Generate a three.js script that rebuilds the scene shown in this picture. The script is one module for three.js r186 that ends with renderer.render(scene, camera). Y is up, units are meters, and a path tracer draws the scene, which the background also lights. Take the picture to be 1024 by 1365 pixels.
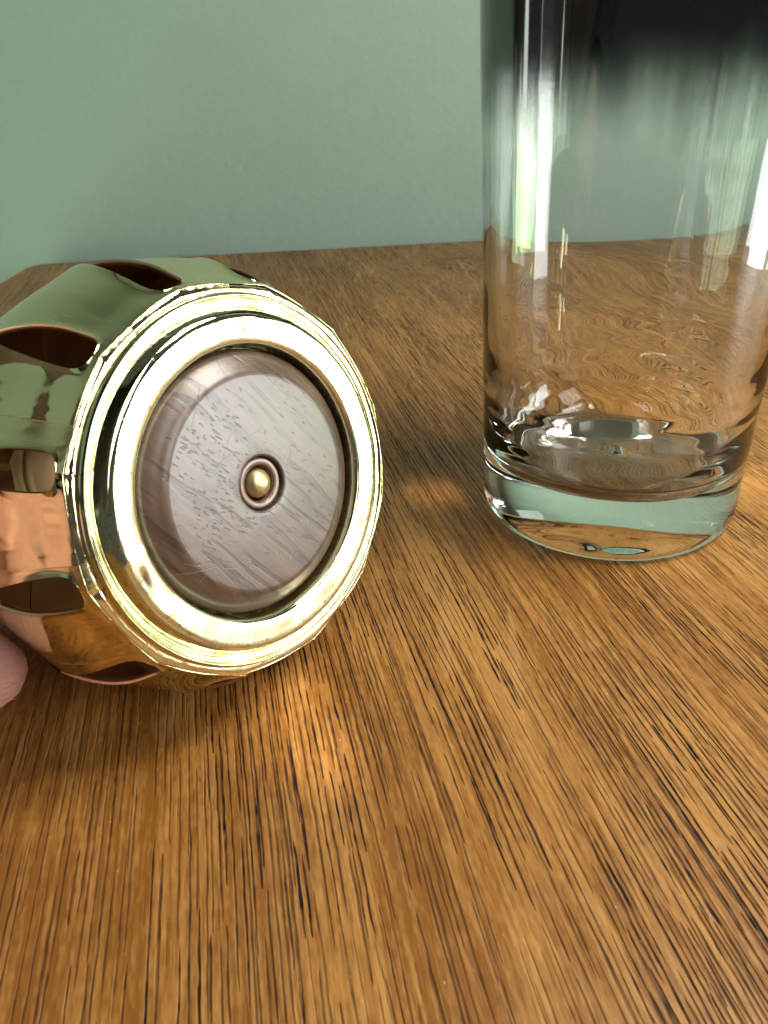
import * as THREE from 'three';
import { MarchingCubes } from 'three/addons/objects/MarchingCubes.js';
import { RectAreaLightUniformsLib } from 'three/addons/lights/RectAreaLightUniformsLib.js';
import { mergeGeometries } from 'three/addons/utils/BufferGeometryUtils.js';
import { RoundedBoxGeometry } from 'three/addons/geometries/RoundedBoxGeometry.js';

// ---------- camera, exposure, light ----------
const V = (x, y, z) => new THREE.Vector3(x, y, z);
const scene = new THREE.Scene();
const PITCH = THREE.MathUtils.degToRad(29.93), ROLL = THREE.MathUtils.degToRad(-3.03), CAM_H = 0.1165;
const fwd = V(0, -Math.sin(PITCH), -Math.cos(PITCH)), up0 = V(0, Math.cos(PITCH), -Math.sin(PITCH));
const camera = new THREE.PerspectiveCamera(67.27, 768 / 1024, 0.01, 30);
camera.position.set(0, CAM_H, 0);
camera.up.copy(up0.clone().multiplyScalar(Math.cos(ROLL)).sub(V(1, 0, 0).multiplyScalar(Math.sin(ROLL))));
camera.lookAt(camera.position.clone().add(fwd));
camera.focus = 0.175;
camera.userData.fStop = 40;

const renderer = new THREE.WebGLRenderer({ antialias: true });
renderer.setSize(768, 1024);
renderer.toneMapping = THREE.LinearToneMapping;
renderer.toneMappingExposure = 1.1;
renderer.shadowMap.enabled = true;
RectAreaLightUniformsLib.init();
scene.background = new THREE.Color(0.065, 0.064, 0.060);      // the dim room beyond what is built

function areaLight(x, y, z, w, h, tx, ty, tz, color, intensity) {
  const l = new THREE.RectAreaLight(color, intensity, w, h);
  l.position.set(x, y, z); l.lookAt(tx, ty, tz); scene.add(l); return l;
}
// daylight from unseen doors and a window, out of view left and right
const LEFT_DOOR = { x: -0.86, z0: -0.585, z1: 0.15, y0: -0.72, y1: 0.24, sky: 0.5 };
const RIGHT_DOOR = { x: 0.74, z0: -0.33, z1: 0.10, y0: -0.72, y1: 0.20, sky: 0.5 };
const UNSEEN_FRONT_WINDOW = { x: 0.74, z0: 0.25, z1: 1.1, y0: 0.32, y1: 1.15, sky: 0.30 };  // out of view, placed to light the near part of the table
function doorLight(d, inward, gain, tint, ya, yb) {
  areaLight(d.x + inward * 0.03, (ya + yb) / 2, (d.z0 + d.z1) / 2, d.z1 - d.z0, yb - ya, d.x + inward, (ya + yb) / 2, (d.z0 + d.z1) / 2, tint, gain);
}
doorLight(LEFT_DOOR, 1, 0.4, new THREE.Color(0.92, 1, 0.88), LEFT_DOOR.y0, -0.03);
doorLight(RIGHT_DOOR, -1, 1.2, new THREE.Color(0.95, 1, 0.95), RIGHT_DOOR.y0, RIGHT_DOOR.y1);
doorLight(UNSEEN_FRONT_WINDOW, -1, 3.5, new THREE.Color(1.0, 0.99, 0.97), UNSEEN_FRONT_WINDOW.y0, UNSEEN_FRONT_WINDOW.y1);
// unseen lamp above right, placed to light the near table and cast soft shadows
const UNSEEN_LAMP = { at: V(0.27, 0.45, -0.13), to: V(-0.04, 0.0, -0.05), size: 0.19, gain: 20 };
areaLight(UNSEEN_LAMP.at.x, UNSEEN_LAMP.at.y, UNSEEN_LAMP.at.z, UNSEEN_LAMP.size, UNSEEN_LAMP.size, UNSEEN_LAMP.to.x, UNSEEN_LAMP.to.y, UNSEEN_LAMP.to.z, new THREE.Color(1, 0.955, 0.88), UNSEEN_LAMP.gain);

// unseen sun behind the viewer; an added board masks all but three table spots
const SUN = V(0.2008, 0.7027, 0.6826);
const sun = new THREE.DirectionalLight(new THREE.Color(1, 0.94, 0.84), 5);
sun.position.copy(SUN).multiplyScalar(4); sun.castShadow = true; sun.shadow.radius = 0.8; sun.shadow.mapSize.set(2048, 2048);
Object.assign(sun.shadow.camera, { left: -2, right: 2, top: 2, bottom: -2, near: 0.1, far: 8 });
scene.add(sun, sun.target);

// ---------- helpers ----------
function rng(seed) { let a = seed >>> 0; return () => { a = (a + 0x6D2B79F5) | 0; let t = Math.imul(a ^ (a >>> 15), 1 | a); t = (t + Math.imul(t ^ (t >>> 7), 61 | t)) ^ t; return ((t ^ (t >>> 14)) >>> 0) / 4294967296; }; }
function hash(ix, iy, s) { let h = Math.imul(ix, 374761393) + Math.imul(iy, 668265263) + Math.imul(s, 1442695041) | 0; h = Math.imul(h ^ (h >>> 13), 1274126177); return ((h ^ (h >>> 16)) >>> 0) / 4294967296; }
function vn(x, y, s = 0) {                                   // smooth value noise 0..1
  const ix = Math.floor(x), iy = Math.floor(y), fx = x - ix, fy = y - iy, u = fx * fx * (3 - 2 * fx), v = fy * fy * (3 - 2 * fy);
  const a = hash(ix, iy, s), b = hash(ix + 1, iy, s), c = hash(ix, iy + 1, s), d = hash(ix + 1, iy + 1, s);
  return a + (b - a) * u + (c - a + (a - b - c + d) * u) * v;
}
const fbm = (x, y, s, o = 4) => { let v = 0, a = 0.5, t = 0; for (let i = 0; i < o; i++) { v += a * vn(x, y, s + i); t += a; a *= 0.5; x *= 2.03; y *= 2.03; } return v / t; };
const clamp = (x, a = 0, b = 1) => Math.min(b, Math.max(a, x));
const lerp = (a, b, t) => a + (b - a) * t;
const sstep = (a, b, x) => { const t = clamp((x - a) / (b - a)); return t * t * (3 - 2 * t); };
const toS = x => Math.round(255 * clamp(x <= 0.0031308 ? x * 12.92 : 1.055 * Math.pow(x, 1 / 2.4) - 0.055));
const SLUT = new Uint8Array(4097); for (let i = 0; i <= 4096; i++) SLUT[i] = toS(i / 4096);
const s8 = x => SLUT[(clamp(x) * 4096) | 0];
function texOf(data, w, h, srgb, wrap = THREE.RepeatWrapping) {
  const t = new THREE.DataTexture(data, w, h, THREE.RGBAFormat);
  t.magFilter = THREE.LinearFilter; t.minFilter = THREE.LinearMipmapLinearFilter; t.generateMipmaps = true;
  t.wrapS = t.wrapT = wrap; if (srgb) t.colorSpace = THREE.SRGBColorSpace; t.needsUpdate = true; return t;
}
function colorTex(w, h, f, wrap) {                           // f(u, v) -> linear rgb, or a number
  const d = new Uint8Array(w * h * 4);
  for (let j = 0, k = 0; j < h; j++) for (let i = 0; i < w; i++, k += 4) { const c = f((i + 0.5) / w, (j + 0.5) / h); d[k] = s8(c[0]); d[k + 1] = s8(c[1]); d[k + 2] = s8(c[2]); d[k + 3] = 255; }
  return texOf(d, w, h, true, wrap);
}
function grayTex(w, h, f, wrap) {
  const d = new Uint8Array(w * h * 4);
  for (let j = 0, k = 0; j < h; j++) for (let i = 0; i < w; i++, k += 4) { const c = Math.round(255 * clamp(f((i + 0.5) / w, (j + 0.5) / h))); d[k] = d[k + 1] = d[k + 2] = c; d[k + 3] = 255; }
  return texOf(d, w, h, false, wrap);
}
const used = {};
function numbered(name) { used[name] = (used[name] || 0) + 1; return used[name] === 1 ? name : name + '_' + String(used[name] - 1).padStart(3, '0'); }
function tag(o, label, category, group, kind) {
  if (label) o.userData.label = label; if (category) o.userData.category = category; if (group) o.userData.group = group; if (kind) o.userData.kind = kind; return o;
}
function mesh(name, geometry, material, parent) {
  const m = new THREE.Mesh(geometry, material); m.name = parent ? name : numbered(name); m.castShadow = m.receiveShadow = true; (parent || scene).add(m); return m;
}
function group(name, x = 0, y = 0, z = 0) { const g = new THREE.Group(); g.name = numbered(name); g.position.set(x, y, z); scene.add(g); return g; }
function child(name, parent) { const g = new THREE.Group(); g.name = name; parent.add(g); return g; }

// ---------- the table ----------
const TU = 0.24, TV = 0.76, TW = 2048, TH = 2048, GRAIN = THREE.MathUtils.degToRad(10.6);
function oakMaps() {
  const R = rng(41), pore = new Float32Array(TW * TH);
  const sx = TW / TU, sy = TH / TV;                          // pixels per metre
  function stroke(x0, y0, len, wid, dark, seed) {            // one open pore running along the grain
    const j0 = Math.max(0, Math.floor((y0 - len / 2) * sy)), j1 = Math.min(TH - 1, Math.ceil((y0 + len / 2) * sy));
    for (let j = j0; j <= j1; j++) {
      const y = j / sy, t = (y - y0) / len * 2; if (Math.abs(t) > 1) continue;
      const w = wid * sx * 0.5 * Math.pow(1 - t * t, 0.35) * (0.75 + 0.5 * vn(y * 300, seed, 3)), x = (x0 + bend(x0, y) + 0.00022 * (vn(y * 260, seed, 9) - 0.5)) * sx;
      const d = dark * (0.55 + 0.6 * vn(y * 500, seed, 5));
      for (let i = Math.max(0, Math.floor(x - w - 1)); i <= Math.min(TW - 1, Math.ceil(x + w + 1)); i++) {
        const c = clamp((w + 0.35 - Math.abs(i - x)) * 1.5) * d, k = j * TW + i; if (c > pore[k]) pore[k] = c;
      }
    }
  }
  function bend(x, y) { return 0.0045 * (vn(x * 14, y * 5, 71) - 0.5) + 0.0012 * (vn(x * 60, y * 18, 72) - 0.5); }
  let x = 0, s = 0;
  while (x < TU) {                                           // rows of pores along the growth rings
    const quarter = sstep(0.155, 0.20, x), open = lerp(0.35 + 0.65 * vn(x * 95, 3.3, 17), 0.8, quarter);
    x += lerp(lerp(0.0020, 0.00085, open), 0.00074, quarter) * (0.55 + 0.9 * R());
    let y = -R() * 0.03; s++;
    while (y < TV) {
      const len = lerp(0.012 + 0.070 * R() * R(), 0.005 + 0.015 * R(), quarter), here = 0.6 + 0.4 * sstep(0.34, 0.62, vn(x * 70, y * 24, 23));
      if (R() < here) stroke(x + (R() - 0.5) * 0.0007, y + len / 2, len, (0.00025 + 0.00027 * R()) * lerp(1, 0.85, quarter), (0.75 + 0.5 * R()) * here, s * 7.3 + y * 131);
      y += len * (0.75 + 0.4 * R()) + 0.001 + 0.010 * R() * R();
    }
  }
  for (let k = 0; k < 4500; k++) stroke(R() * TU, R() * TV, 0.003 + 0.008 * R(), 0.00013 + 0.0001 * R(), 0.18 + 0.3 * R(), k * 1.7);   // hair-thin pores
  // medullary rays: pale silky flecks
  const ray = new Float32Array(TW * TH);
  for (let k = 0; k < 330; k++) {
    const cx = R() * TU, cy = R() * TV, q = sstep(0.15, 0.20, cx); if (R() > 0.06 + 0.94 * q) continue;
    const len = 0.006 + 0.02 * R(), wid = 0.0008 + 0.0016 * R(), lean = 0.12 + 0.2 * R(), st = 0.25 + 0.55 * R();
    for (let j = Math.max(0, ((cy - len) * sy) | 0); j < Math.min(TH, (cy + len) * sy); j++) {
      const t = (j / sy - cy) / len, w = wid * (1 - t * t) * (0.6 + 0.8 * vn(j * 0.06, k, 4)), xm = cx + lean * t * len + 0.0012 * (vn(j * 0.02, k, 6) - 0.5);
      for (let i = Math.max(0, ((xm - w) * sx) | 0); i < Math.min(TW, (xm + w) * sx); i++) { const e = 1 - Math.abs(i / sx - xm) / Math.max(w, 1e-6), kk = j * TW + i; ray[kk] = Math.max(ray[kk], st * sstep(0, 0.55, e)); }
    }
  }
  const paleDots = new Float32Array(TW * TH);  // scattered pale dots, slightly raised
  for (let k = 0; k < 900; k++) { const i = 1 + (R() * (TW - 3)) | 0, j = 1 + (R() * (TH - 3)) | 0, a = 0.3 + 0.7 * R(); paleDots[j * TW + i] = a; if (R() < 0.3) paleDots[j * TW + i + 1] = a * 0.7; }
  const col = new Uint8Array(TW * TH * 4), hgt = new Uint8Array(TW * TH * 4), rgh = new Uint8Array(TW * TH * 4);
  const A = [0.455, 0.222, 0.056], B = [0.225, 0.086, 0.014], P = [0.040, 0.0105, 0.002], L = [0.55, 0.31, 0.125];
  for (let j = 0, k = 0; j < TH; j++) for (let i = 0; i < TW; i++, k++) {
    const px = i / sx, py = j / sy, bx = px - bend(px, py);
    const broad = vn(bx * 42, py * 4, 51), mid = vn(bx * 210, py * 11, 52), fine = vn(bx * 1500, py * 60, 53), hair = vn(bx * 3600, py * 240, 54), blot = fbm(px * 26, py * 15, 55, 3), cross = vn(px * 330 + 60 * py, py * 420, 57), speck = vn(bx * 2600, py * 700, 58);
    const t = clamp(0.5 + 0.55 * (broad - 0.5) + 0.6 * (mid - 0.5) + 0.75 * (fine - 0.5) + 0.5 * (hair - 0.5) + 0.7 * (blot - 0.5) + 0.16 * (cross - 0.5) + 0.5 * (speck - 0.5));
    const r = ray[k], p = pore[k], d = paleDots[k], o = k * 4;
    for (let c = 0; c < 3; c++) { let v = lerp(B[c], A[c], t); v = lerp(v, L[c], r * 0.5); v = lerp(v, P[c], p * (1 - 0.6 * r)); v = lerp(v, 0.6, d * 0.8); col[o + c] = s8(v); }
    const hh = Math.round(255 * clamp(0.78 - 0.7 * p + 0.06 * (fine - 0.5) + 0.07 * (hair - 0.5) + 0.07 * (speck - 0.5) + 0.06 * (blot - 0.5) + d * 0.2)); hgt[o] = hgt[o + 1] = hgt[o + 2] = hh;
    const rr = Math.round(255 * clamp(0.42 + 0.3 * p + 0.12 * (blot - 0.5) + 0.14 * (fine - 0.5) - 0.06 * r)); rgh[o] = rgh[o + 1] = rgh[o + 2] = rr;
    col[o + 3] = hgt[o + 3] = rgh[o + 3] = 255;
  }
  return [texOf(col, TW, TH, true, THREE.MirroredRepeatWrapping), texOf(hgt, TW, TH, false, THREE.MirroredRepeatWrapping), texOf(rgh, TW, TH, false, THREE.MirroredRepeatWrapping)];
}
const [oakC, oakH, oakR] = oakMaps();
const oak = new THREE.MeshPhysicalMaterial({ map: oakC, bumpMap: oakH, bumpScale: 0.00035, roughnessMap: oakR, roughness: 1, specularIntensity: 0.6, clearcoat: 0.12, clearcoatRoughness: 0.22 });
const TABLE = { x0: -0.258, x1: 0.40, z0: -0.608, z1: 0.12, t: 0.024 };
function makeTable() {
  const t = group('table', (TABLE.x0 + TABLE.x1) / 2, 0, (TABLE.z0 + TABLE.z1) / 2);
  tag(t, 'varnished golden oak table standing against the sage green wall', 'table');
  const w = TABLE.x1 - TABLE.x0, d = TABLE.z1 - TABLE.z0, r = 0.012, b = 0.0025, s = new THREE.Shape();
  const X = w / 2 - b, Z = d / 2 - b;
  s.moveTo(-X + r, -Z); s.lineTo(X - r, -Z); s.quadraticCurveTo(X, -Z, X, -Z + r); s.lineTo(X, Z - r); s.quadraticCurveTo(X, Z, X - r, Z); s.lineTo(-X + r, Z); s.quadraticCurveTo(-X, Z, -X, Z - r); s.lineTo(-X, -Z + r); s.quadraticCurveTo(-X, -Z, -X + r, -Z);
  const g = new THREE.ExtrudeGeometry(s, { depth: TABLE.t - 2 * b, bevelEnabled: true, bevelSize: b, bevelThickness: b, bevelSegments: 4, curveSegments: 10 });
  g.rotateX(Math.PI / 2); g.translate(0, -b, 0);             // top face at y = 0
  const p = g.attributes.position, uv = g.attributes.uv, ca = Math.cos(GRAIN), sa = Math.sin(GRAIN);
  for (let i = 0; i < p.count; i++) { const x = p.getX(i) + t.position.x, z = p.getZ(i) + t.position.z + p.getY(i); uv.setXY(i, (x * ca - z * sa) / TU + 0.34, (-x * sa - z * ca) / TV + 0.16); }
  mesh('tabletop', g, oak, t);
  const leg = new THREE.BoxGeometry(0.045, 0.68, 0.045), ap = new THREE.BoxGeometry(w - 0.14, 0.07, 0.018), as = new THREE.BoxGeometry(0.018, 0.07, d - 0.14);
  for (const [sx, sz] of [[-1, -1], [1, -1], [-1, 1], [1, 1]]) mesh('leg', leg, oak, t).position.set(sx * (w / 2 - 0.05), -TABLE.t - 0.34, sz * (d / 2 - 0.05));
  for (const q of [-1, 1]) { mesh('apron', ap, oak, t).position.set(0, -TABLE.t - 0.036, q * (d / 2 - 0.05)); mesh('apron', as, oak, t).position.set(q * (w / 2 - 0.05), -TABLE.t - 0.036, 0); }
}
makeTable();

// ---------- wall ----------
const wallBump = grayTex(1024, 1024, (u, v) => 0.5 + 0.55 * (fbm(u * 90, v * 90, 81, 3) - 0.5) + 0.35 * (vn(u * 26, v * 20, 83) - 0.5) + 0.12 * (vn(u * 300, v * 300, 85) - 0.5) + 0.5 * sstep(0.88, 0.97, vn(u * 60, v * 60, 86)) * sstep(0.6, 0.8, vn(u * 9, v * 9, 84)), THREE.MirroredRepeatWrapping);
const wallColor = colorTex(512, 512, (u, v) => { const n = 1 + 0.1 * (fbm(u * 5, v * 5, 87, 4) - 0.5) + 0.05 * (vn(u * 190, v * 190, 89) - 0.5); return [0.315 * n, 0.43 * n, 0.36 * n]; }, THREE.MirroredRepeatWrapping);
const sage = new THREE.MeshStandardMaterial({ map: wallColor, bumpMap: wallBump, bumpScale: 0.0004, roughness: 0.6 });
function wallPiece(name, w, h, d, x, y, z) {
  const g = new THREE.BoxGeometry(w, h, d), p = g.attributes.position, n = g.attributes.normal, uv = g.attributes.uv;
  for (let i = 0; i < p.count; i++) { const a = Math.abs(n.getX(i)) > 0.5 ? p.getZ(i) : p.getX(i), b = Math.abs(n.getY(i)) > 0.5 ? p.getZ(i) : p.getY(i); uv.setXY(i, (a + 3) / 0.5, (b + 3) / 0.5); }
  return g.translate(x, y, z);
}
tag(mesh('wall', wallPiece('wall', 2.52, 2.7, 0.1, 0.40, 0.62, -0.664), sage), 'matt sage green painted wall behind the table', 'wall', null, 'structure');

tag(mesh('unseen_side_wall', wallPiece('unseen_side_wall', 0.1, 1.65, 2.2, -0.93, 1.145, 0.5), sage), 'unseen sage green wall out of view on the left, mirrored in the brass panels', 'wall', null, 'structure');  // out of view, placed for the brass panels to mirror

// ---------- unseen doors and window, out of view, placed for light and mirror images ----------
const frameMat = new THREE.MeshStandardMaterial({ color: new THREE.Color(0.10, 0.065, 0.045), roughness: 0.5 });
function gardenPane(seed, w, h, y0, sky0, hasPale) {               // daylight garden: lawn below, dark trees at eye height, sky above
  return colorTex(512, 1024, (u, v) => {
    const y = y0 + v * h, x = u * w;
    const leaf = fbm(x * 16, y * 10, seed, 5), stem = vn(x * 46, y * 2.2, seed + 7), gap = sstep(0.80, 0.90, vn(x * 42, y * 2.5, seed + 11)), reed = 0.45 + 0.55 * sstep(0.2, 0.45, vn(x * 70, y * 3, seed + 19));
    const paleZone = hasPale * sstep(0.45, 0.62, u + 0.08 * (leaf - 0.5)), lawn = [lerp((hasPale ? 0.14 + 0.26 * leaf : 0.52 + 0.36 * leaf) * reed, 0.82, paleZone), lerp((hasPale ? 0.36 + 0.3 * leaf : 0.74 + 0.26 * leaf) * reed, 0.82, paleZone), lerp((hasPale ? 0.07 + 0.22 * stem : 0.40 + 0.42 * stem) * reed, 0.84, paleZone)], tree = [0.006 + 0.016 * leaf * stem, 0.006 + 0.013 * leaf * stem, 0.004 + 0.006 * leaf], sky = [0.90, 0.95, 0.95];  // glowing pale side, placed for the rim and wooden disc to mirror
    const top = sstep(sky0 - 0.04, sky0 + 0.05, y - 0.1 * (leaf - 0.5)), low = sstep(0.0, 0.06, y + 0.03 * (leaf - 0.5));
    const c = [0, 0, 0]; for (let k = 0; k < 3; k++) { let a = hasPale ? lerp(lawn[k], sky[k] * lerp(0.35, 0.92, paleZone), sstep(-0.02, 0.09, y + 0.05 * (leaf - 0.5))) : lerp(lawn[k], tree[k], low); a = lerp(a, sky[k], Math.max(top, low * gap * 0.9)); c[k] = a; }
    return c;
  }, THREE.ClampToEdgeWrapping);
}
function gardenDoor(d, inward, seed, strength, label, tall = 0) {
  const w = d.z1 - d.z0, h = d.y1 - d.y0, g = group('unseen_window', d.x, d.y0, (d.z0 + d.z1) / 2);
  tag(g, label, 'window');
  const view = gardenPane(seed, w, h, d.y0, d.sky, inward < 0 ? 1 : 0);
  const pane = new THREE.PlaneGeometry(w, h); if (inward > 0) { const q = pane.attributes.uv; for (let i = 0; i < q.count; i++) q.setX(i, 1 - q.getX(i)); } pane.rotateY(inward * Math.PI / 2); pane.translate(0, h / 2, 0);
  mesh('window_pane', pane, new THREE.MeshStandardMaterial({ color: 0x000000, roughness: 0.4, emissive: 0xffffff, emissiveMap: view, emissiveIntensity: strength }), g);
  const f = tall ? 0.17 : 0.07;  // unseen left posts made tall and wide to mirror dark in the brass
  for (const s of [-1, 1]) mesh('frame', new THREE.BoxGeometry(0.06, h + 2 * f + tall, f), frameMat, g).position.set(0, h / 2 + tall / 2, s * (w / 2 + f / 2));
  for (const y of [-f / 2, h + f / 2]) mesh('frame', new THREE.BoxGeometry(0.056, f, w), frameMat, g).position.set(0, y, 0);
  mesh('glazing_bar', new THREE.BoxGeometry(0.03, h, 0.03), frameMat, g).position.set(inward * 0.012, h / 2, 0);
}
gardenDoor(LEFT_DOOR, 1, 301, 4.0, 'unseen garden window with dark frame out of view on the left, mirrored in the glass and brass', 1.2);
gardenDoor(RIGHT_DOOR, -1, 401, 18.0, 'unseen narrow garden door with dark frame out of view on the right, mirrored in rim, wood and glass');
gardenDoor(UNSEEN_FRONT_WINDOW, -1, 451, 2.0, 'unseen window with dark frame out of view on the right, placed to light the near table');

// ---------- added board behind the viewer, masks the sun except for three spots ----------
function makeSunMask() {
  const g = group('added_sun_mask', 0.2, 1.75, 0.9); tag(g, 'added dark brown blind with three small gaps behind the viewer', 'sun_mask');
  const s = new THREE.Shape(); s.moveTo(-1.9, -1.45); s.lineTo(1.9, -1.45); s.lineTo(1.9, 1.6); s.lineTo(-1.9, 1.6); s.lineTo(-1.9, -1.45);
  const R = rng(905);
  for (const [x, y, rx, ry] of [[0.281, 1.047, 0.009, 0.021], [0.345, 1.147, 0.010, 0.0085], [0.444, 1.143, 0.012, 0.009]]) {
    const h = new THREE.Path(); for (let k = 0; k <= 18; k++) { const a = k / 18 * Math.PI * 2, q = 0.85 + 0.3 * R(), X = x - 0.2 + rx * q * Math.cos(a), Y = y - 1.75 + ry * q * Math.sin(a); k ? h.lineTo(X, Y) : h.moveTo(X, Y); } s.holes.push(h);
  }
  const maskMat = new THREE.MeshStandardMaterial({ color: new THREE.Color(0.03, 0.02, 0.014), roughness: 0.9 });
  mesh('mask_sheet', new THREE.ExtrudeGeometry(s, { depth: 0.003, bevelEnabled: false }), maskMat, g);
  mesh('top_rod', new THREE.CylinderGeometry(0.03, 0.03, 3.86, 24).rotateZ(Math.PI / 2).translate(0, 1.63, 0.0), frameMat, g);
  mesh('bottom_bar', new RoundedBoxGeometry(3.84, 0.03, 0.016, 2, 0.005).translate(0, -1.466, 0.0015), frameMat, g);
}
makeSunMask();

// ---------- unseen lamp, out of view on the right, placed to light the table ----------
function makeUnseenLamp() {
  const g = group('unseen_lamp', 0.36, 0, 0.0); tag(g, 'unseen lamp with square flat head out of view on the right, placed to light the near table', 'lamp');
  const metal = new THREE.MeshStandardMaterial({ color: new THREE.Color(0.03, 0.03, 0.032), metalness: 0.6, roughness: 0.4 }), o = g.position;
  mesh('base', new THREE.CylinderGeometry(0.026, 0.028, 0.014, 40).translate(0, 0.007, 0), metal, g);
  const dir = UNSEEN_LAMP.to.clone().sub(UNSEEN_LAMP.at).normalize(), back = UNSEEN_LAMP.at.clone().addScaledVector(dir, -0.03).sub(o);
  const arm = new THREE.CatmullRomCurve3([V(0, 0.01, 0), V(0.012, 0.26, -0.01), V(0.0, 0.46, -0.06), back]);
  mesh('arm', new THREE.TubeGeometry(arm, 40, 0.005, 12), metal, g);
  const q = new THREE.Quaternion().setFromUnitVectors(V(0, 0, 1), dir), head = mesh('lamp_head', new RoundedBoxGeometry(UNSEEN_LAMP.size + 0.02, UNSEEN_LAMP.size + 0.02, 0.02, 3, 0.006), metal, g);
  const m4 = new THREE.Matrix4().lookAt(UNSEEN_LAMP.to, UNSEEN_LAMP.at, V(0, 1, 0)); head.quaternion.setFromRotationMatrix(m4); head.position.copy(UNSEEN_LAMP.at).addScaledVector(dir, -0.018).sub(o);
  const d = mesh('diffuser', new RoundedBoxGeometry(UNSEEN_LAMP.size, UNSEEN_LAMP.size, 0.004, 2, 0.0015), new THREE.MeshStandardMaterial({ color: 0xffffff, emissive: new THREE.Color(1, 0.955, 0.88), emissiveIntensity: 3 }), head); d.position.z = 0.0118;
}
makeUnseenLamp();

// ---------- drinking glass ----------
const GX = 0.0671, GZ = -0.2031;
function lathe(pts, seg = 96) { return new THREE.LatheGeometry(pts.map(p => new THREE.Vector2(p[0], p[1])), seg); }
function curve(pts, n, tension = 0.5) { return new THREE.CatmullRomCurve3(pts.map(p => V(p[0], p[1], 0)), false, 'centripetal', tension).getPoints(n).map(p => [Math.max(0, p.x), p.y]); }
const rOut = y => 0.0362 + 0.0247 * y;
function makeGlass() {
  const g = group('drinking_glass', GX, 0.0004, GZ);
  tag(g, 'tall clear glass tumbler with thick base and smoky silver upper half', 'glass');
  const H = 0.152, out = [], inn = [];
  out.push([0, 0.0016], [0.014, 0.0014], [0.025, 0.0007], [0.0325, 0.0001], [0.0338, 0]);
  for (let a = 1; a <= 12; a++) { const t = a / 12 * Math.PI / 2; out.push([0.0342 + (rOut(0.005) - 0.0342) * Math.sin(t), 0.0048 * (1 - Math.cos(t))]); }
  for (let k = 1; k <= 30; k++) { const y = 0.0048 + (H - 0.0062) * k / 30; out.push([rOut(y) + 0.00012 * Math.sin(k * 1.9), y]); }
  const top = rOut(H);
  out.push([top - 0.0003, H - 0.0004], [top - 0.0009, H], [top - 0.0016, H - 0.0004]);
  const W = y => rOut(y) - 0.0024 - 0.0016 * (1 - sstep(0.02, 0.07, y));
  for (let k = 0; k <= 24; k++) { const y = H - 0.0016 - (H - 0.0016 - 0.050) * k / 24; inn.push([W(y), y]); }
  const low = curve([[W(0.050), 0.050], [W(0.043) - 0.0001, 0.043], [0.0333, 0.034], [0.0324, 0.0270], [0.0306, 0.0208], [0.0280, 0.0168], [0.0258, 0.0156], [0.0236, 0.0158], [0.020, 0.0162], [0.012, 0.0159], [0, 0.0157]], 80);
  const geo = lathe([...out, ...inn, ...low.slice(1)], 360);
  // slight unevenness of blown glass
  const p = geo.attributes.position;
  for (let i = 0; i < p.count; i++) {
    const x = p.getX(i), y = p.getY(i), z = p.getZ(i), a = Math.atan2(z, x), r = Math.hypot(x, z), rip = r < rOut(y) - 0.0012 ? sstep(0.0185, 0.026, y) * (1 - sstep(0.030, 0.050, y)) : 0;
    const k = 1 + sstep(0.02, 0.034, r) * ((0.00034 * Math.sin(23 * a + 2 * Math.sin(5 * a)) + 0.0002 * Math.sin(41 * a + 1 + 3 * Math.sin(3 * a))) * sstep(0.04, 0.06, y) + 0.0022 * Math.sin(2 * a + 0.6 + y * 20) + 0.0014 * Math.sin(5 * a + y * 60) + 0.0007 * Math.sin(11 * a - y * 90)) + rip * (0.0020 * Math.sin(y * 1100 + 4 * a + 1.5 * Math.sin(2 * a)) + 0.0007 * Math.sin(y * 1500 - 5 * a + 1.5 * Math.sin(2 * a + 1)));
    p.setXYZ(i, x * k, y + 0.0002 * Math.sin(3 * a + 1) * sstep(0.005, 0.014, y) * (1 - sstep(0.02, 0.04, y)), z * k);
  }
  geo.computeVertexNormals();
  mesh('glass_body', geo, new THREE.MeshPhysicalMaterial({ color: 0xffffff, transmission: 1, thickness: 0.02, roughness: 0.0, ior: 1.5, specularIntensity: 1, attenuationColor: new THREE.Color(0.95, 0.98, 0.955), attenuationDistance: 0.05 }), g);
  // metallic coating that thins out downwards
  const y0 = 0.088, y1 = H - 0.002, band = [];
  for (let k = 0; k <= 40; k++) { const y = lerp(y0, y1, k / 40); band.push([(rOut(y)) * 1.0052 + 0.00008, y]); }
  const fade = grayTex(512, 512, (u, v) => { const y = lerp(y0, y1, v), n = 0.006 * (vn(u * 40, v * 3, 5) - 0.5) + 0.003 * (vn(u * 150, v * 5, 6) - 0.5); return 0.97 * Math.pow(sstep(0.099, 0.124, y + n), 0.9) * (0.97 + 0.03 * vn(u * 400, v * 400, 7)); }, THREE.ClampToEdgeWrapping);
  mesh('silver_band', lathe(band, 128), new THREE.MeshPhysicalMaterial({ color: new THREE.Color(0.15, 0.148, 0.142), metalness: 1, roughness: 0.05, alphaMap: fade, transparent: true, side: THREE.DoubleSide }), g).userData.label = 'smoky mirror coating that fades out downwards';
}
makeGlass();

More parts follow.
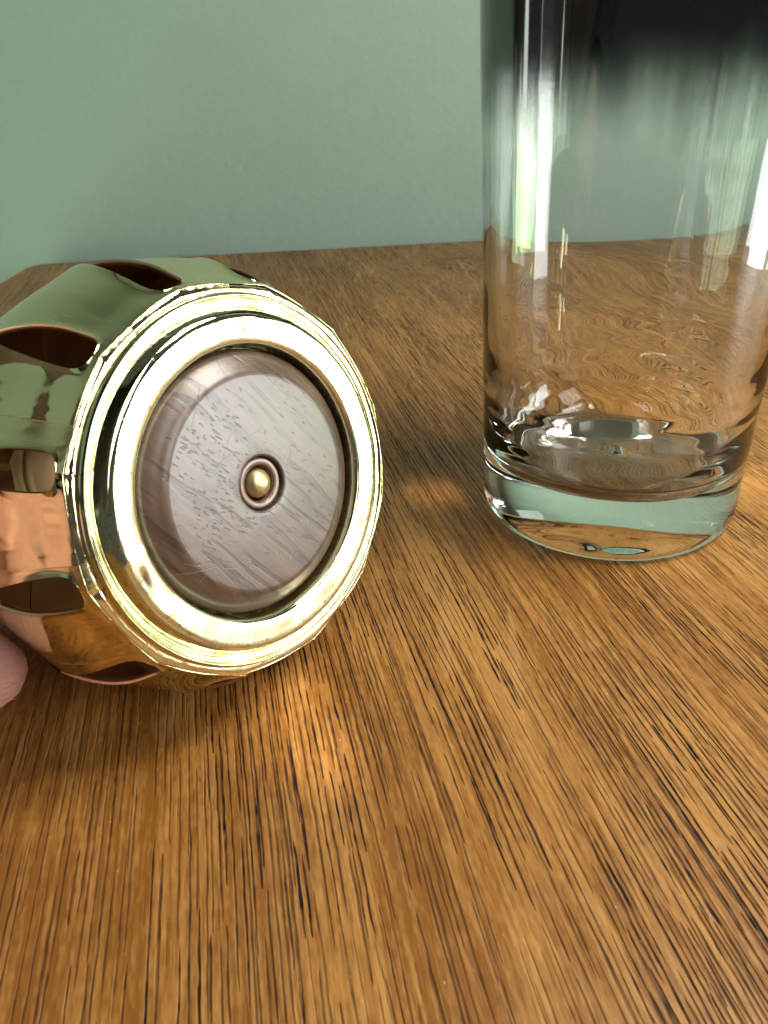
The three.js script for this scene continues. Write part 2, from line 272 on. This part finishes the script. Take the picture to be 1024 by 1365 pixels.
// ---------- brass globe with wooden foot ----------
const K = 1.015, AZ = THREE.MathUtils.degToRad(49.5), EL = THREE.MathUtils.degToRad(13);
const axisN = V(Math.cos(EL) * Math.sin(AZ), Math.sin(EL), Math.cos(EL) * Math.cos(AZ));
const RC = V(-0.0231 * K, CAM_H + K * (0.0507 - CAM_H), -0.1275 * K);      // centre of the foot ring
const RB = 0.0447, CB = 0.0272;
const ax = V(0, 1, 0).cross(axisN).normalize(), ay = axisN.clone().cross(ax);
const basis = new THREE.Matrix4().makeBasis(ax, ay, axisN);
function waviness(seed, f) { return grayTex(512, 512, (u, v) => 0.5 + 0.5 * (fbm(u * f, v * f, seed, 3) - 0.5) ); }
const brassBump = waviness(501, 5);
const brassRough = grayTex(512, 512, (u, v) => { const s = vn(u * 600, v * 22, 520), q = vn(u * 24, v * 500, 521); return 0.055 + 0.20 * sstep(0.5, 0.75, fbm(u * 7, v * 7, 522)) * (0.6 + 0.4 * vn(u * 120, v * 120, 523)) + 0.10 * sstep(0.86, 0.97, s) + 0.08 * sstep(0.88, 0.98, q); });
const brass = new THREE.MeshPhysicalMaterial({ color: new THREE.Color(0.86, 0.76, 0.43), metalness: 1, roughness: 1, roughnessMap: brassRough, bumpMap: brassBump, bumpScale: 0.0006, side: THREE.DoubleSide });
// tarnish and old residue along the wood and in scratches; groove browned in patches
const rimColor = colorTex(2048, 512, (u, v) => {
  const n = fbm(u * 120, v * 14, 541, 4), m = fbm(u * 420, v * 40, 542, 3), edge = sstep(0.80, 0.93, v), groove = sstep(0.16, 0.22, v) * (1 - sstep(0.27, 0.33, v));
  const g = clamp(edge * sstep(0.42, 0.60, n) + 0.65 * groove * sstep(0.5, 0.68, n) + 0.8 * sstep(0.70, 0.78, m) + 0.55 * sstep(0.93, 0.98, vn(u * 700, v * 22 + u * 300, 543)));
  return [lerp(0.84, 0.20, g * 0.8), lerp(0.84, 0.15, g * 0.8), lerp(0.54, 0.07, g * 0.8)];
});
const paleBrass = new THREE.MeshPhysicalMaterial({ map: rimColor, metalness: 1, roughness: 1, roughnessMap: brassRough, bumpMap: brassBump, bumpScale: 0.00025 });
const darkBrass = new THREE.MeshPhysicalMaterial({ color: new THREE.Color(0.44, 0.27, 0.14), metalness: 1, roughness: 0.33, bumpMap: brassBump, bumpScale: 0.0003, side: THREE.DoubleSide });  // dimness inside the globe put into a darker, browner brass
const cutEdge = new THREE.MeshPhysicalMaterial({ color: new THREE.Color(0.80, 0.60, 0.42), metalness: 1, roughness: 0.3, side: THREE.DoubleSide });
const PHI0 = THREE.MathUtils.degToRad(5), NP = 12, HALF = Math.PI / NP;
const ZF = CB - 0.0014, THF = 0.955;                         // the flat twelve-sided flange that carries the foot ring
function spherePoint(th, a) {
  const f = lerp(1, Math.cos(HALF) / Math.cos(a), 0.75), r = RB * (1 + 0.012 * sstep(0.95, 1.3, th)) * f;
  return [r * Math.sin(th), r * Math.cos(th)];
}
function bodyPoint(th, a, shrink, seed = 0) {                // polar angle from the foot, angle inside one panel
  const e = 0.0371 * lerp(1, Math.cos(HALF) / Math.cos(a), 0.45) + 0.00005 * (vn(a * 26 + 50, seed * 3.1, 93) - 0.5) * Math.cos(a * 6);
  let r, z;
  if (th <= THF) { const t = (th - TH0) / (THF - TH0); r = lerp(0.0345, e, t); z = ZF + 0.0003 * Math.sin(t * 2.6) - 0.0003 * t * t + 0.00003 * (vn(a * 16 + 20, seed + t * 2, 94) - 0.5) * t; }
  else { const k = 1 - sstep(THF - 0.02, 1.10, th), [sr, sz] = spherePoint(th, a), [r0, z0] = spherePoint(THF, a); r = sr + (e - r0) * k; z = sz + (ZF - z0) * k; }
  const l = Math.hypot(r, z); return [r - shrink * r / l, a, z - shrink * z / l];
}
const TH0 = 0.90, TH1 = 2.72, TIP = 0.986, END = 1.60;
const GAP = [[0, 0], [0.004, 0.032], [0.012, 0.054], [0.024, 0.070], [0.042, 0.080], [0.07, 0.086], [0.13, 0.087], [0.22, 0.083], [0.33, 0.069], [0.44, 0.048], [0.53, 0.026], [0.59, 0.009], [0.614, 0]];
function slit(th, side) {                                    // half width (radians) of the leaf-shaped gap at that polar angle
  const d = th - TIP; if (d <= 0 || d >= 0.614) return 0;
  let k = 1; while (GAP[k][0] < d) k++;
  const w = lerp(GAP[k - 1][1], GAP[k][1], (d - GAP[k - 1][0]) / (GAP[k][0] - GAP[k - 1][0]));
  return w * (side > 0 ? 1 : 1 - 0.18 * sstep(0.15, 0.5, d));
}
function panelGeometry(seed) {
  const th = []; const NT = 70; for (let k = 0; k <= NT; k++) th.push(lerp(TH0, TH1, k / NT));
  for (const q of [0.0002, 0.001, 0.003, 0.007, 0.013, 0.021, 0.03]) th.push(TIP + q, END - q); th.push(TIP, END, THF - 0.012, THF - 0.004, THF - 0.0005, THF, THF + 0.003, THF + 0.008, THF + 0.015); th.sort((a, b) => a - b);
  const NU = 28, R = rng(seed), t = 0.0011, wob = [R() * 6, R() * 6];
  const sheet = (shrink, flip) => {
    const pos = [], uv = [], idx = [];
    for (const q of th) for (let i = 0; i <= NU; i++) {
      const u = i / NU * 2 - 1, lim = u < 0 ? HALF - slit(q, 1) : HALF - slit(q, -1), a = u * lim;
      const open = Math.max(slit(q, 1), slit(q, -1)) * 8, lip = 0.0007 * open * Math.pow(Math.abs(u), 10);
      const [r, , z] = bodyPoint(q, a, shrink - lip - (q > THF ? 1 : 0) * 0.00018 * Math.sin(q * 5 + wob[0] + a * 6) * Math.cos(a * 7 + wob[1]), seed);
      pos.push(r * Math.cos(a), r * Math.sin(a), z); uv.push(0.5 + a * 1.6 + seed * 0.137, q * 0.6);
    }
    const n = NU + 1;
    for (let j = 0; j < th.length - 1; j++) for (let i = 0; i < NU; i++) { const p = j * n + i; flip ? idx.push(p, p + 1, p + n, p + 1, p + n + 1, p + n) : idx.push(p, p + n, p + 1, p + 1, p + n, p + n + 1); }
    const g = new THREE.BufferGeometry(); g.setAttribute('position', new THREE.Float32BufferAttribute(pos, 3)); g.setAttribute('uv', new THREE.Float32BufferAttribute(uv, 2)); g.setIndex(idx); g.computeVertexNormals(); return g;
  };
  const o = sheet(0, false), n = sheet(t, true), parts = [o, n];
  for (const side of [0, NU]) {                              // the cut edges along the gaps, slightly rounded
    const pos = [], uv = [], idx = []; let c = 0, po = o.attributes.position, pn = n.attributes.position;
    for (let j = 0; j < th.length; j++) {
      const k = j * (NU + 1) + side, a = V().fromBufferAttribute(po, k), b = V().fromBufferAttribute(pn, k), m = a.clone().add(b).multiplyScalar(0.5), ang = Math.atan2(m.y, m.x), outw = V(-Math.sin(ang), Math.cos(ang), 0).multiplyScalar(side ? 1 : -1);
      const open = th[j] > TIP && th[j] < END ? 1 : 0;
      for (const w of [0, 0.25, 0.5, 0.75, 1]) { const q = a.clone().lerp(b, w).addScaledVector(outw, open * 0.00022 * Math.sin(w * Math.PI)); pos.push(q.x, q.y, q.z); uv.push(w * 0.05, th[j]); }
      if (j && th[j] > TIP - 0.001 && th[j] < END + 0.02) for (let w = 0; w < 4; w++) { const p = c * 5 + w; side ? idx.push(p - 5, p, p - 4, p, p + 1, p - 4) : idx.push(p - 5, p - 4, p, p, p - 4, p + 1); }
      c++;
    }
    const g = new THREE.BufferGeometry(); g.setAttribute('position', new THREE.Float32BufferAttribute(pos, 3)); g.setAttribute('uv', new THREE.Float32BufferAttribute(uv, 2)); g.setIndex(idx); g.computeVertexNormals(); parts.push(g);
  }
  return mergeGeometries(parts, true);
}
const puckC = (() => {
  const R = rng(77), n = 1024, marks = new Float32Array(n * n);
  const line = (x, y, ang, len, wid, v, wig) => { for (let t = 0; t < len; t += 0.4) { const a = ang + wig * (vn(t * 0.05, x + y, 8) - 0.5); x += Math.cos(a) * 0.4; y += Math.sin(a) * 0.4; const i = Math.round(x), j = Math.round(y); for (let dj = -1; dj <= 1; dj++) for (let di = -1; di <= 1; di++) if (di * di + dj * dj <= wid) { const k = (j + dj) * n + i + di; if (i > 1 && j > 1 && i < n - 2 && j < n - 2 && Math.abs(v) > Math.abs(marks[k])) marks[k] = v; } } };
  for (let k = 0; k < 190; k++) { const x = 180 + R() * 620, y = 280 + R() * 560; line(x, y, R() * 6.3, 5 + R() * 26, R() < 0.3 ? 1 : 0, -(0.2 + 0.7 * R()), 5); }     // small dark nicks in the varnish
  for (let k = 0; k < 170; k++) { const x = 210 + R() * 260 + R() * 60, y = 400 + R() * 360; line(x, y, 0.6 + R() * 2, 6 + R() * 22, 1, -(0.5 + 0.5 * R()), 6); }
  for (let k = 0; k < 90; k++) line(100 + R() * 820, 100 + R() * 820, R() * 6.3, 10 + R() * 50, 0, 0.25 + 0.6 * R(), 0.8);                                                  // fine pale scratches
  line(330, 760, 0.95, 130, 0, 0.9, 0.5); line(120, 380, -0.2, 150, 0, 0.8, 0.4); line(600, 280, -0.6, 90, 0, 0.7, 0.3); line(640, 330, -1.0, 60, 0, 0.7, 0.3);
  const G = THREE.MathUtils.degToRad(-57), gc = Math.cos(G), gs = Math.sin(G);
  const grain = (u, v) => { const l = (u * gc + v * gs), c = (-u * gs + v * gc); const w = c + 0.02 * (vn(l * 5, c * 7, 61) - 0.5); const pore = sstep(0.60, 0.80, vn(w * 62, l * 6.5, 62)) * (0.4 + 0.6 * vn(w * 150, l * 22, 63)); return [w, l, pore]; };
  const color = colorTex(n, n, (u, v) => {
    const [w, l, pore] = grain(u, v), t = clamp(0.5 + 0.6 * (vn(w * 14, l * 1.6, 64) - 0.5) + 0.5 * (vn(w * 120, l * 7, 65) - 0.5) + 0.5 * (fbm(u * 9, v * 9, 66) - 0.5)), m = marks[Math.min(n - 1, (v * n) | 0) * n + Math.min(n - 1, (u * n) | 0)];
    const c = [lerp(0.070, 0.150, t), lerp(0.038, 0.094, t), lerp(0.023, 0.066, t)];
    for (let k = 0; k < 3; k++) { c[k] *= 1 - 0.5 * pore; c[k] = m < 0 ? lerp(c[k], 0.03, -m * 0.85) : lerp(c[k], 0.5, m * 0.6); } return c;
  }, THREE.ClampToEdgeWrapping);
  const height = grayTex(n, n, (u, v) => { const [, , pore] = grain(u, v), m = marks[Math.min(n - 1, (v * n) | 0) * n + Math.min(n - 1, (u * n) | 0)]; return 0.7 - 0.28 * pore - 0.5 * Math.abs(m) + 0.25 * (fbm(u * 30, v * 30, 67, 3) - 0.5); }, THREE.ClampToEdgeWrapping);
  return [color, height];
})();
const walnut = new THREE.MeshPhysicalMaterial({ map: puckC[0], bumpMap: puckC[1], bumpScale: 0.00016, roughness: 0.36, specularIntensity: 1, clearcoat: 0.55, clearcoatRoughness: 0.3 });
function makeGlobe() {
  const g = group('brass_globe', RC.x, RC.y, RC.z);
  g.quaternion.setFromRotationMatrix(basis);
  tag(g, 'polished brass globe of slotted panels lying on its side with round wooden foot', 'globe');
  const protos = [1, 2, 3, 4].map(panelGeometry);
  for (let k = 0; k < NP; k++) {
    const m = mesh('panel', protos[(k * 3 + (k >> 1)) % 4], [brass, darkBrass, cutEdge, cutEdge], g);
    m.position.z = -CB; m.rotation.z = PHI0 + (k + 0.5) * 2 * HALF;
  }
  const L = (pts, mat, name, seg = 128) => { const q = lathe(pts, seg); q.rotateX(Math.PI / 2); return mesh(name, q, mat, g); };
  // foot ring: bead outside, groove, broad bright rim, slope down to the wood
  const ring = curve([[0.0236, -0.0042], [0.0250, -0.0040], [0.0255, -0.0034], [0.0257, -0.0020], [0.0258, 0.0000], [0.0261, 0.0007], [0.0267, 0.0010], [0.0290, 0.0012], [0.0308, 0.0012], [0.0315, 0.0009], [0.0321, 0.0003], [0.0328, -0.0005], [0.0334, -0.0012], [0.0338, -0.0010], [0.0341, -0.0001], [0.0345, 0.0002], [0.0350, -0.0003], [0.0352, -0.0012], [0.0352, -0.0024], [0.0350, -0.0042]], 180).reverse();
  const rg = lathe(ring, 192); { const p = rg.attributes.position; for (let i = 0; i < p.count; i++) { const x = p.getX(i), y = p.getY(i), z = p.getZ(i), a = Math.atan2(z, x); const d = 0.00016 * (vn(a * 7 + 30, Math.hypot(x, z) * 300, 91) - 0.5) + 0.00009 * Math.sin(a * 3 + 1); p.setXYZ(i, x, y + d, z); } rg.computeVertexNormals(); }
  rg.rotateX(Math.PI / 2); mesh('foot_ring', rg, paleBrass, g).userData.label = 'bright stepped brass rim round the wood';
  // wooden disc with rounded edge and a counterbore for the pin
  const puck = [];
  const PZ = 0.0013;                                         // height of the flat face over the bead
  puck.push([0.0040, PZ - 0.0022], [0.0050, PZ - 0.0021], [0.0052, PZ - 0.0018], [0.0052, PZ - 0.0004], [0.00535, PZ - 0.0001], [0.0057, PZ - 0.00003]);
  for (let k = 1; k <= 14; k++) puck.push([lerp(0.0057, 0.0200, k / 14), PZ]);
  puck.push(...curve([[0.0200, PZ], [0.0206, PZ - 0.00010], [0.0212, PZ - 0.00034], [0.0220, PZ - 0.0008], [0.0231, PZ - 0.0014], [0.0241, PZ - 0.0021], [0.0248, PZ - 0.0029], [0.0251, PZ - 0.0040]], 30).slice(1), [0.0251, -0.0045]);
  const pg = lathe(puck.reverse(), 160); pg.rotateX(Math.PI / 2);
  { const p = pg.attributes.position, uv = pg.attributes.uv; for (let i = 0; i < p.count; i++) { const x = p.getX(i), y = p.getY(i), z = p.getZ(i), q = 1 + Math.max(0, PZ - z) * 14; uv.setXY(i, 0.5 + x * q / 0.062, 0.5 + y * q / 0.062); } }
  const disc = mesh('wooden_disc', pg, walnut, g);
  const wash = lathe([[0.0034, -0.0022], [0.0035, -0.0010], [0.0038, -0.0008], [0.0046, -0.0007], [0.0049, -0.0010], [0.0049, -0.0024]].map(q => [q[0], q[1] + PZ]).reverse(), 64); wash.rotateX(Math.PI / 2);
  mesh('washer', wash, new THREE.MeshPhysicalMaterial({ map: puckC[0], color: new THREE.Color(1.5, 1.35, 1.25), roughness: 0.3, clearcoat: 0.6, clearcoatRoughness: 0.25 }), disc);
  const pin = []; for (let k = 0; k <= 16; k++) { const t = k / 16 * Math.PI / 2; pin.push([0.0028 * Math.sin(t), PZ - 0.0018 + 0.0022 * Math.cos(t)]); } pin.push([0.0027, PZ - 0.003]);
  const pinG = lathe(pin.reverse(), 48); pinG.rotateX(Math.PI / 2);
  mesh('pin', pinG, new THREE.MeshPhysicalMaterial({ color: new THREE.Color(0.62, 0.55, 0.30), metalness: 1, roughness: 0.46, bumpMap: brassBump, bumpScale: 0.0002 }), disc);
  // unseen cap closing the far side, keeps the inside of the globe dark
  const col = lathe([[0.0002, -0.0690], [0.012, -0.0688], [0.0145, -0.0680], [0.0165, -0.0672], [0.0182, -0.0676], [0.0190, -0.0668]], 64); col.rotateX(Math.PI / 2);
  mesh('unseen_cap', col, darkBrass, g);
}
makeGlobe();

// ---------- hand that steadies the globe ----------
function capsule(p, a, b, ra, rb) {
  const bx = b.x - a.x, by = b.y - a.y, bz = b.z - a.z, px = p.x - a.x, py = p.y - a.y, pz = p.z - a.z, l = bx * bx + by * by + bz * bz, t = clamp((px * bx + py * by + pz * bz) / l);
  return Math.hypot(px - bx * t, py - by * t, pz - bz * t) - lerp(ra, rb, t);
}
function makeHand() {
  const wrist = V(-0.190, 0.052, -0.010);
  const thumb = [V(-0.152, 0.036, -0.048), V(-0.122, 0.025, -0.078), V(-0.0990, 0.0185, -0.0985), V(-0.0793, 0.0200, -0.1153)];
  const kn = [V(-0.132, 0.052, -0.116), V(-0.142, 0.041, -0.122), V(-0.149, 0.030, -0.121), V(-0.152, 0.020, -0.113)];
  const ctr = RC.clone().addScaledVector(axisN, -CB);
  const onBall = (dx, dy, dz, off) => ctr.clone().add(V(dx, dy, dz).normalize().multiplyScalar(RB + off));
  const fingers = [
    [kn[0], onBall(-0.93, 0.18, -0.32, 0.013), onBall(-0.62, 0.22, -0.74, 0.010), onBall(-0.28, 0.20, -0.95, 0.0085)],
    [kn[1], onBall(-0.94, -0.10, -0.45, 0.014), onBall(-0.60, -0.12, -0.84, 0.010), onBall(-0.26, -0.14, -0.98, 0.0085)],
    [kn[2], onBall(-0.92, -0.36, -0.50, 0.013), onBall(-0.60, -0.42, -0.82, 0.0095), onBall(-0.34, -0.44, -0.92, 0.0085)],
    [kn[3], onBall(-0.86, -0.62, -0.45, 0.012), onBall(-0.62, -0.70, -0.70, 0.009), onBall(-0.42, -0.74, -0.80, 0.0075)]];
  const rad = [[0.0105, 0.0092, 0.0082, 0.0070], [0.0108, 0.0095, 0.0084, 0.0072], [0.0100, 0.0090, 0.0080, 0.0069], [0.0090, 0.0080, 0.0070, 0.0060]];
  const caps = [];
  for (let f = 0; f < 4; f++) { caps.push([wrist.clone().lerp(kn[f], 0.22), kn[f], 0.016, 0.0125, 0]); for (let s = 0; s < 3; s++) caps.push([fingers[f][s], fingers[f][s + 1], rad[f][s], rad[f][s + 1], f + 1]); }
  const tr = [0.0160, 0.0128, 0.0108, 0.0086]; caps.push([wrist.clone().lerp(kn[2], 0.15), thumb[0], 0.02, tr[0], 0]);
  for (let s = 0; s < 3; s++) caps.push([thumb[s], thumb[s + 1], tr[s], tr[s + 1], 5]);
  const elbow = V(-0.36, 0.10, 0.17); caps.push([wrist, elbow, 0.0245, 0.036, 0]);
  const N = 92, half = 0.135, mid = V(-0.135, 0.05, -0.085), mc = new MarchingCubes(N, new THREE.MeshStandardMaterial(), false, false, 400000), p = V();
  mc.isolation = 0;
  for (let k = 0; k < N; k++) for (let j = 0; j < N; j++) for (let i = 0; i < N; i++) {
    p.set(mid.x + half * (2 * i / N - 1), mid.y + half * (2 * j / N - 1), mid.z + half * (2 * k / N - 1));
    const chain = [1e3, 1e3, 1e3, 1e3, 1e3, 1e3]; let palm = 0;
    for (const [a, b, ra, rb, id] of caps) { const d = capsule(p, a, b, ra, rb); if (id === 0) palm += Math.exp(-d / 0.004); else chain[id] = Math.min(chain[id], d); }
    let d = -0.004 * Math.log(palm + 1e-30);
    for (let q = 1; q <= 5; q++) { const h = clamp(0.5 + 0.5 * (chain[q] - d) / 0.006); d = lerp(chain[q], d, h) - 0.006 * h * (1 - h); }
    const ball = RB + 0.0008 - p.distanceTo(ctr);           // the skin is pressed flat against the brass
    d = Math.max(d, ball);
    mc.field[i + j * N + k * N * N] = -d;
  }
  mc.update();
  const n = mc.count ?? mc.geometry.drawRange.count, geo = new THREE.BufferGeometry(), pos = new Float32Array(n * 3), nor = new Float32Array(n * 3), uv = new Float32Array(n * 2);
  for (let i = 0; i < n; i++) {
    for (let c = 0; c < 3; c++) { pos[i * 3 + c] = mc.positionArray[i * 3 + c] * half; nor[i * 3 + c] = mc.normalArray[i * 3 + c]; }
    uv[i * 2] = (pos[i * 3] + pos[i * 3 + 2]) / 0.05; uv[i * 2 + 1] = (pos[i * 3 + 1] - pos[i * 3 + 2] * 0.4) / 0.05;
  }
  geo.setAttribute('position', new THREE.BufferAttribute(pos, 3)); geo.setAttribute('normal', new THREE.BufferAttribute(nor, 3)); geo.setAttribute('uv', new THREE.BufferAttribute(uv, 2));
  const g = group('person', mid.x, mid.y, mid.z);
  tag(g, 'hand reaching in from the left edge with its thumb against the brass globe', 'person');
  const skinC = colorTex(512, 512, (u, v) => { const t = fbm(u * 6, v * 6, 611, 4), s = vn(u * 90, v * 90, 613); return [0.54 + 0.12 * (t - 0.5) + 0.03 * (s - 0.5), 0.28 + 0.14 * (t - 0.5), 0.23 + 0.12 * (t - 0.5)]; });
  const skinB = grayTex(512, 512, (u, v) => 0.5 + 0.6 * (fbm(u * 40, v * 40, 615, 3) - 0.5) - 0.25 * sstep(0.75, 0.9, vn(u * 6, v * 60, 617)));
  mesh('hand', geo, new THREE.MeshPhysicalMaterial({ map: skinC, bumpMap: skinB, bumpScale: 0.0005, roughness: 0.5, specularIntensity: 0.7 }), g);
  // thumbnail
  const tip = thumb[3], dir = tip.clone().sub(thumb[2]).normalize(), away = tip.clone().sub(ctr).normalize(), side = dir.clone().cross(away).normalize(), outN = side.clone().cross(dir).normalize();
  const nail = new THREE.SphereGeometry(1, 24, 16); nail.scale(0.0056, 0.0016, 0.0068);
  const nm = mesh('thumbnail', nail, new THREE.MeshPhysicalMaterial({ color: new THREE.Color(0.66, 0.40, 0.35), roughness: 0.25, clearcoat: 0.5 }), g);
  nm.quaternion.setFromRotationMatrix(new THREE.Matrix4().makeBasis(side, outN, dir)); nm.position.copy(tip).addScaledVector(outN, 0.0076).addScaledVector(dir, -0.001).sub(mid);
  // sleeve over the forearm
  const arm = elbow.clone().sub(wrist), start = wrist.clone().addScaledVector(arm, 0.27), sl = new THREE.CatmullRomCurve3([start, wrist.clone().addScaledVector(arm, 0.6), elbow, elbow.clone().add(V(-0.1, 0.1, 0.25))]);
  const tube = new THREE.TubeGeometry(sl, 40, 0.046, 40), tp = tube.attributes.position; for (let i = 0; i < tp.count; i++) { const w = 0.0025 * (vn(tp.getX(i) * 60, tp.getY(i) * 60 + tp.getZ(i) * 40, 631) - 0.5); tp.setXYZ(i, tp.getX(i) + w - mid.x, tp.getY(i) + w - mid.y, tp.getZ(i) - mid.z); } tube.computeVertexNormals();
  mesh('sleeve', tube, new THREE.MeshStandardMaterial({ color: new THREE.Color(0.02, 0.024, 0.035), roughness: 0.95, side: THREE.DoubleSide }), g);
}
makeHand();

renderer.render(scene, camera);
